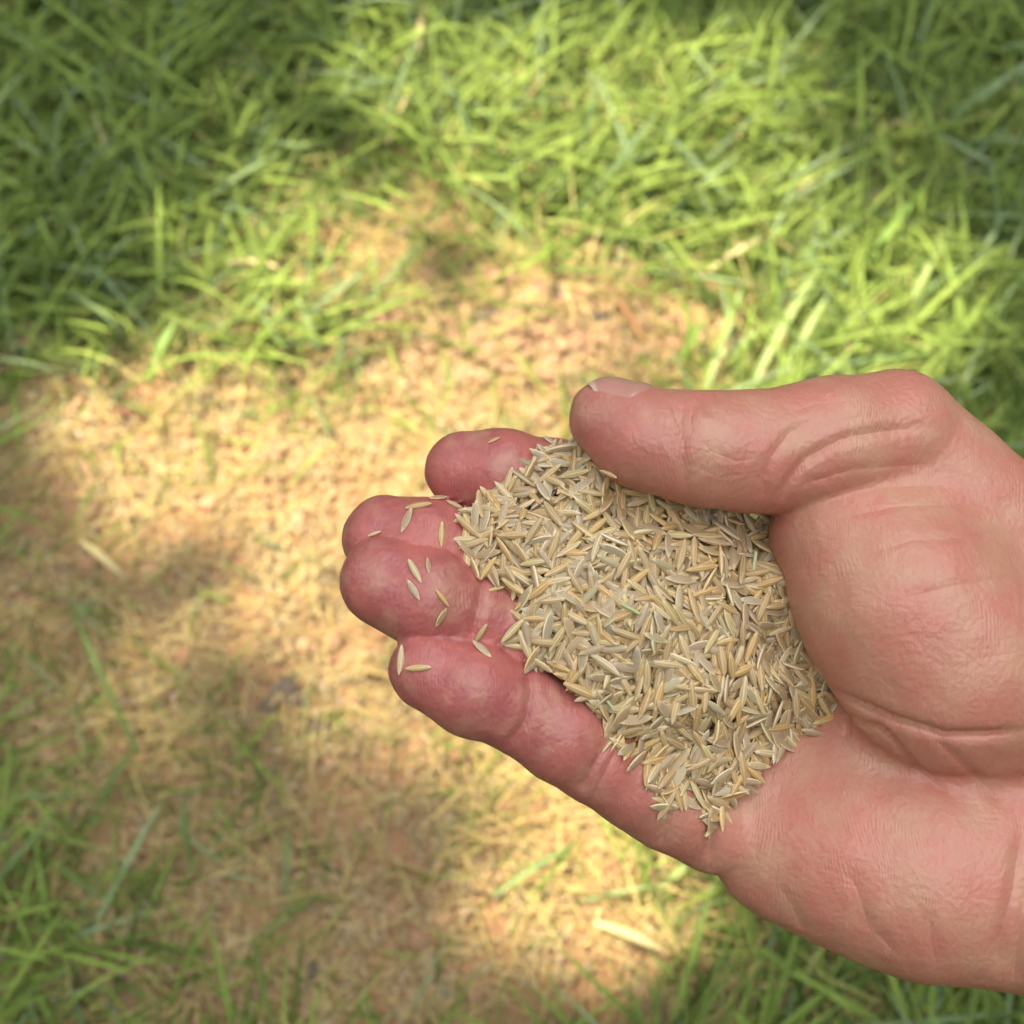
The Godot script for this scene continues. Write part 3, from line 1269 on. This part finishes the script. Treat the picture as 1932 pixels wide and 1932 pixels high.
# mound of the heap: [u, v, z]
const MOUND := [[880, 1010, 11], [940, 1100, 14], [985, 900, 7], [1040, 860, 6], [1100, 960, 13], [1000, 1010, 15], [1060, 1120, 17], [1020, 1200, 16], [1150, 1050, 17], [1200, 920, 8], [1330, 950, 4], [1460, 985, 0], [1300, 1060, 14], [1200, 1180, 20], [1350, 1180, 15], [1440, 1120, 8], [1500, 1200, 5], [1120, 1260, 19], [1200, 1330, 18], [1320, 1300, 17], [1430, 1300, 11], [1540, 1300, 5], [1580, 1340, 3], [1220, 1430, 14], [1330, 1420, 13], [1430, 1400, 8], [1280, 1510, 10], [1345, 1560, 8], [1500, 1380, 4]]

func mound_z(u: float, v: float) -> float:
	var s := 0.0
	var w := 0.0
	for m in MOUND:
		var d: float = (u - m[0]) * (u - m[0]) + (v - m[1]) * (v - m[1]) + 900.0
		var k := 1.0 / (d * d)
		s += m[2] * k
		w += k
	return s / w

func place_seed(p: Vector3, nrm: Vector3, ang: float, tilt: float, roll: float, L: float, fat: float) -> Transform3D:
	# lens axes, mm
	var n := nrm.normalized()
	var x := Vector3(cos(ang), sin(ang), 0)
	x = (x - n * n.dot(x)).normalized()
	var y := n
	var z := x.cross(y)
	var b := Basis(x, y, z) * Basis(Vector3.BACK, tilt) * Basis(Vector3.RIGHT, roll)
	return Transform3D(b.scaled_local(Vector3(L, L * fat, L * fat)), p)

func to_world(t: Transform3D) -> Transform3D:
	var s := 0.001
	return cam_xf * Transform3D(Basis(), Vector3(0, 0, -HAND_D * s)) * Transform3D(t.basis * s, t.origin * s)

func make_heap() -> void:
	lie.seed = 4
	lie.frequency = 0.006
	var poly := PackedVector2Array()
	for i in range(0, HEAP.size(), 2):
		poly.append(Vector2(HEAP[i], HEAP[i + 1]))
	# the surface of the heap on a grid of 10 px
	var gx0 := 860
	var gy0 := 820
	var gw := 76
	var gh := 78
	var zs := PackedFloat32Array()
	for j in gh:
		for i in gw:
			var u := gx0 + i * 10
			var v := gy0 + j * 10
			var z := mound_z(u, v)
			if Geometry2D.is_point_in_polygon(Vector2(u, v), poly):
				var h := cast(u, v, bowl_prims)
				if h.z > -60.0:
					z = maxf(z, h.z + 0.7)
			zs.append(z)
	var zat := func(u: float, v: float) -> float:
		var a := clampf((u - gx0) / 10.0, 0, gw - 2)
		var b := clampf((v - gy0) / 10.0, 0, gh - 2)
		var i := int(a)
		var j := int(b)
		return lerpf(lerpf(zs[j * gw + i], zs[j * gw + i + 1], a - i), lerpf(zs[(j + 1) * gw + i], zs[(j + 1) * gw + i + 1], a - i), b - j)
	var xs := [[], [], [], []]
	var cs := [PackedColorArray(), PackedColorArray(), PackedColorArray(), PackedColorArray()]
	var tops := []
	var taken := []
	var layers := [[-3.4, 600], [-2.5, 700], [-1.6, 800], [-0.8, 750], [-0.2, 560]]
	for l in layers:
		var n := 0
		while n < l[1]:
			var u := rng.randf_range(870, 1600)
			var v := rng.randf_range(830, 1580)
			if not Geometry2D.is_point_in_polygon(Vector2(u, v), poly):
				continue
			n += 1
			heap_seed(u, v, l[0] + rng.randfn(0, 0.3), zat, xs, cs, null)
	var tries := 0
	while tops.size() < 300 and tries < 20000:
		tries += 1
		var u := rng.randf_range(870, 1600)
		var v := rng.randf_range(830, 1580)
		if not Geometry2D.is_point_in_polygon(Vector2(u, v), poly):
			continue
		var ok := true
		for q in taken:
			if q.distance_squared_to(Vector2(u, v)) < 20.0 * 20.0:
				ok = false
				break
		if not ok:
			continue
		taken.append(Vector2(u, v))
		heap_seed(u, v, 0.15 + absf(rng.randfn(0, 0.25)), zat, xs, cs, tops)
	for k in 4:
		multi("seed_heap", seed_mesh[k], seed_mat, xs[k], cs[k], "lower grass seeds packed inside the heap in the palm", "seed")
	for t in tops:
		var o := MeshInstance3D.new()
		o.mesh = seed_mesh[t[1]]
		o.material_override = seed_mats[t[2]]
		o.transform = t[0]
		tag(o, "%s grass seed lying on top of the heap in the cupped palm" % TINT_WORDS[t[2]], "seed", "%s grass seeds on top of the heap" % TINT_WORDS[t[2]])
		put(o, "grass_seed")

var lie := FastNoiseLite.new()

func heap_seed(u: float, v: float, dz: float, zat: Callable, xs: Array, cs: Array, tops: Variant) -> void:
	var z: float = zat.call(u, v)
	var p := hp(u, v, z)
	var px := hp(u + 14, v, zat.call(u + 14, v)) - p
	var py := hp(u, v - 14, zat.call(u, v - 14)) - p
	var n := px.cross(py).normalized()
	if n.z < 0.45:
		n = (n + Vector3(0, 0, 0.8)).normalized()
	var L := rng.randf_range(4.9, 6.7)
	var t := place_seed(p + n * dz, n, 6.0 * lie.get_noise_2d(u, v) + rng.randfn(0, 0.75) - 0.6, rng.randfn(0, 0.13), (PI if rng.randf() < 0.5 else 0.0) + rng.randfn(0, 0.45), L, rng.randf_range(0.92, 1.12))
	var k := rng.randi() % 4
	var c := rng.randi() % seed_tints.size()
	if tops == null:
		xs[k].append(to_world(t))
		cs[k].append(seed_tints[c] * rng.randf_range(0.85, 1.08))
	else:
		tops.append([to_world(t), k, c])

# [u, v, angle in the picture (degrees, anticlockwise), length mm, shape, tint, where]
const LOOSE := [
	[790, 956, 12, 5.0, 1, 6, "tan grass seed lying over another on the middle fingertip pad"],
	[768, 982, 72, 5.2, 0, 3, "greyish grass seed under a tan one on the middle fingertip pad"],
	[833, 1008, 87, 4.8, 3, 2, "straw coloured grass seed alone on the middle finger by the heap"],
	[707, 1007, 20, 2.6, 3, 4, "short pale husk in the groove between middle and ring fingertips"],
	[783, 1078, 118, 5.0, 1, 4, "pale plump grass seed on the ring finger beside a short grey one"],
	[808, 1068, 95, 3.0, 2, 3, "short grey furrowed grass seed on the ring finger pad"],
	[781, 1113, 122, 4.2, 0, 0, "furrowed tan grass seed low on the ring finger pad"],
	[834, 1128, 128, 3.9, 3, 5, "yellow grass seed on the ring finger touching another below it"],
	[832, 1164, 60, 4.0, 2, 3, "grey brown grass seed on the ring finger close to the little finger"],
	[936, 1112, 20, 3.2, 1, 2, "small straw seed past the ring finger's crease by the heap"],
	[907, 1194, 58, 4.2, 1, 8, "brown grass seed in the gap between ring and little fingers"],
	[909, 1226, 128, 4.6, 0, 0, "tan grass seed on the upper side of the little finger"],
	[757, 1245, 91, 5.4, 3, 4, "white grass seed standing across the little fingertip"],
	[790, 1260, 4, 4.7, 1, 2, "straw grass seed lying beside the white one on the little fingertip"],
	[933, 832, 30, 2.6, 1, 6, "small brown seed on the index fingertip"],
	[826, 941, 20, 3.6, 0, 6, "brown grass seed in the groove between index and middle fingertips"],
	[858, 955, 155, 3.8, 1, 8, "dark tan grass seed wedged between index and middle fingers"],
	[1037, 833, 128, 3.4, 0, 4, "whitish grass seed on the index finger near the thumb tip"],
	[1073, 850, 150, 4.8, 2, 4, "pale grass seed leaning against the thumb tip"],
	[1100, 868, 140, 5.6, 1, 3, "long grey seed lying along the thumb tip's underside"],
	[1150, 893, 172, 3.6, 3, 2, "small straw seed sticking out under the thumb pad"],
]

func make_loose_seeds() -> void:
	for s in LOOSE:
		var h := cast(s[0], s[1], all_prims)
		var n := (grad(h, all_prims) + Vector3(0, 0, 0.6)).normalized()
		var t := place_seed(h + n * 0.35, n, deg_to_rad(s[2]), 0.0, [0.0, PI, 0.3, PI][s[4]], s[3], 1.05)
		var o := MeshInstance3D.new()
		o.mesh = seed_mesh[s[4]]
		o.material_override = seed_mats[s[5]]
		o.transform = to_world(t)
		tag(o, s[6], "seed", "loose grass seeds on the fingers")
		put(o, "grass_seed")
	# bits of green stalk in the heap
	for s in [[1190, 1149, -28, 3.6, 21.5, "pale green stub of stalk in the middle of the heap"], [1424, 1058, 82, 3.4, 12.5, "green stub of stalk in the heap near the thumb's ball"], [1150, 1328, -50, 2.8, 19, "green flake at the heap's edge over the little finger"]]:
		var st := SurfaceTool.new()
		st.begin(Mesh.PRIMITIVE_TRIANGLES)
		tube(st, [Vector3(-0.5, 0, 0), Vector3(0.0, 0.02, 0), Vector3(0.5, 0, 0)], [0.11, 0.12, 0.10], 7)
		st.generate_normals()
		var o := MeshInstance3D.new()
		o.mesh = st.commit()
		var m := StandardMaterial3D.new()
		m.albedo_color = srgb(0.45, 0.50, 0.26)
		m.roughness = 0.6
		m.cull_mode = BaseMaterial3D.CULL_DISABLED
		o.material_override = m
		o.transform = to_world(place_seed(hp(s[0], s[1], s[4]), Vector3(0, 0.1, 1), deg_to_rad(s[2]), 0.0, 0.0, s[3], 0.9))
		tag(o, s[5], "stalk")
		put(o, "stalk_piece")

# ---------------------------------------------------------------- single things on the ground
func long_blade(u0: float, v0: float, u1: float, v1: float, w: float, h: float, col: Color, label: String, group: String) -> void:
	var a := gp(u0, v0, 0.006)
	var b := gp(u1, v1, h)
	var st := SurfaceTool.new()
	st.begin(Mesh.PRIMITIVE_TRIANGLES)
	var d := b - a
	var side := d.cross(Vector3.UP).normalized()
	var nrm := side.cross(d).normalized()
	var rows := []
	for i in 11:
		var t := i / 10.0
		var p := d * t + Vector3.UP * sin(t * PI) * d.length() * 0.10
		var hw := w * 0.5 * (0.7 + 0.6 * t) if t < 0.5 else w * 0.5 * (1.0 - pow((t - 0.5) * 2.0, 2.5) * 0.95)
		rows.append([p - side * hw + nrm * hw * 0.4, p, p + side * hw + nrm * hw * 0.4])
	for i in 10:
		for k in 2:
			for v in [rows[i][k], rows[i + 1][k], rows[i][k + 1], rows[i][k + 1], rows[i + 1][k], rows[i + 1][k + 1]]:
				st.add_vertex(v)
	st.generate_normals()
	var o := MeshInstance3D.new()
	o.mesh = st.commit()
	var m := leaf_mat(0.45, Color(0.5, 0.5, 0.5))
	m.vertex_color_use_as_albedo = false
	m.albedo_color = srgb(col.r, col.g, col.b)
	o.material_override = m
	o.position = a
	tag(o, label, "grass blade", group)
	put(o, "grass_strand")

func make_ground_things() -> void:
	var G := Color(0.17, 0.29, 0.06)
	var LG := Color(0.30, 0.40, 0.14)
	var DG := Color(0.10, 0.17, 0.035)
	var BG := Color(0.15, 0.23, 0.075)
	var ST := Color(0.58, 0.50, 0.25)
	var bright := "long bright green grass blade lying loose over the lawn"
	var pale := "pale folded straw grass blade lying on green grass"
	var dark := "dark green grass blade leaning over the seeded soil"
	for s in [[1330, 740, 1400, 540, 0.0045], [1400, 760, 1555, 490, 0.005], [1480, 700, 1560, 560, 0.004], [1280, 690, 1330, 600, 0.004], [1590, 560, 1760, 340, 0.0045], [1700, 600, 1800, 420, 0.004], [1700, 700, 1920, 560, 0.004], [1350, 680, 1500, 600, 0.004], [280, 720, 335, 600, 0.005], [600, 660, 560, 560, 0.004], [1240, 1680, 1380, 1560, 0.004]]:
		long_blade(s[0], s[1], s[2], s[3], s[4], rng.randf_range(0.012, 0.03), LG if rng.randf() < 0.5 else G, bright, "long bright green grass blades over the lawn")
	for s in [[1490, 365, 1605, 300, 0.0042], [1340, 510, 1445, 448, 0.004], [778, 150, 806, 0, 0.004], [725, 290, 775, 170, 0.003], [420, 500, 530, 506, 0.0036], [150, 1020, 235, 1090, 0.0036], [1120, 1740, 1255, 1795, 0.0036]]:
		long_blade(s[0], s[1], s[2], s[3], s[4], rng.randf_range(0.010, 0.02), ST, pale, "pale folded grass blades lying on the lawn")
	for s in [[930, 1690, 1090, 1590, 0.005], [260, 1420, 130, 1130, 0.005], [360, 1640, 345, 1500, 0.005], [540, 1690, 545, 1560, 0.004], [170, 1560, 260, 1400, 0.005], [60, 1600, 200, 1700, 0.005], [5, 420, 30, 690, 0.004], [180, 300, 190, 180, 0.005], [280, 260, 250, 60, 0.005]]:
		long_blade(s[0], s[1], s[2], s[3], s[4] * 0.6, rng.randf_range(0.008, 0.022), BG if rng.randf() < 0.4 else DG, dark, "dark green grass blades leaning over the soil")
	# dark clods and a withered leaf
	var clod := lump_mesh(8, 0.9)
	var cm := StandardMaterial3D.new()
	cm.albedo_color = srgb(0.13, 0.10, 0.075)
	cm.roughness = 0.95
	for s in [[838, 565, 0.0075], [852, 572, 0.005], [905, 605, 0.0075], [925, 597, 0.006], [600, 1368, 0.0065], [612, 1380, 0.0045], [545, 1300, 0.006], [510, 1335, 0.005], [530, 1310, 0.005], [560, 1325, 0.0045], [495, 640, 0.005], [620, 690, 0.005], [1130, 600, 0.006], [600, 1840, 0.005]]:
		var o := MeshInstance3D.new()
		o.mesh = clod
		o.material_override = cm
		var p := gp(s[0], s[1])
		o.transform = Transform3D(Basis(Vector3.UP, rng.randf() * TAU).scaled(Vector3(s[2], s[2] * 0.75, s[2]) * 0.9), Vector3(p.x, ground_y(p.x, p.z) + s[2] * 0.3, p.z))
		tag(o, "small dark clod of soil lying on the seeded bare patch", "soil clod", "dark soil clods on the bare patch")
		put(o, "soil_clod")
	var st := SurfaceTool.new()
	st.begin(Mesh.PRIMITIVE_TRIANGLES)
	var a := gp(1170, 570, 0.008)
	var b := gp(1215, 645, 0.006)
	tube(st, [Vector3.ZERO, (b - a) * 0.5 + Vector3(0, 0.002, 0), b - a], [0.0017, 0.0022, 0.0019], 7)
	st.generate_normals()
	var tw := MeshInstance3D.new()
	tw.mesh = st.commit()
	var tm := StandardMaterial3D.new()
	tm.albedo_color = srgb(0.36, 0.19, 0.09)
	tm.roughness = 0.85
	tm.cull_mode = BaseMaterial3D.CULL_DISABLED
	tw.material_override = tm
	tw.position = a
	tag(tw, "short reddish brown twig lying on the bare soil above the thumb", "twig")
	put(tw, "twig")
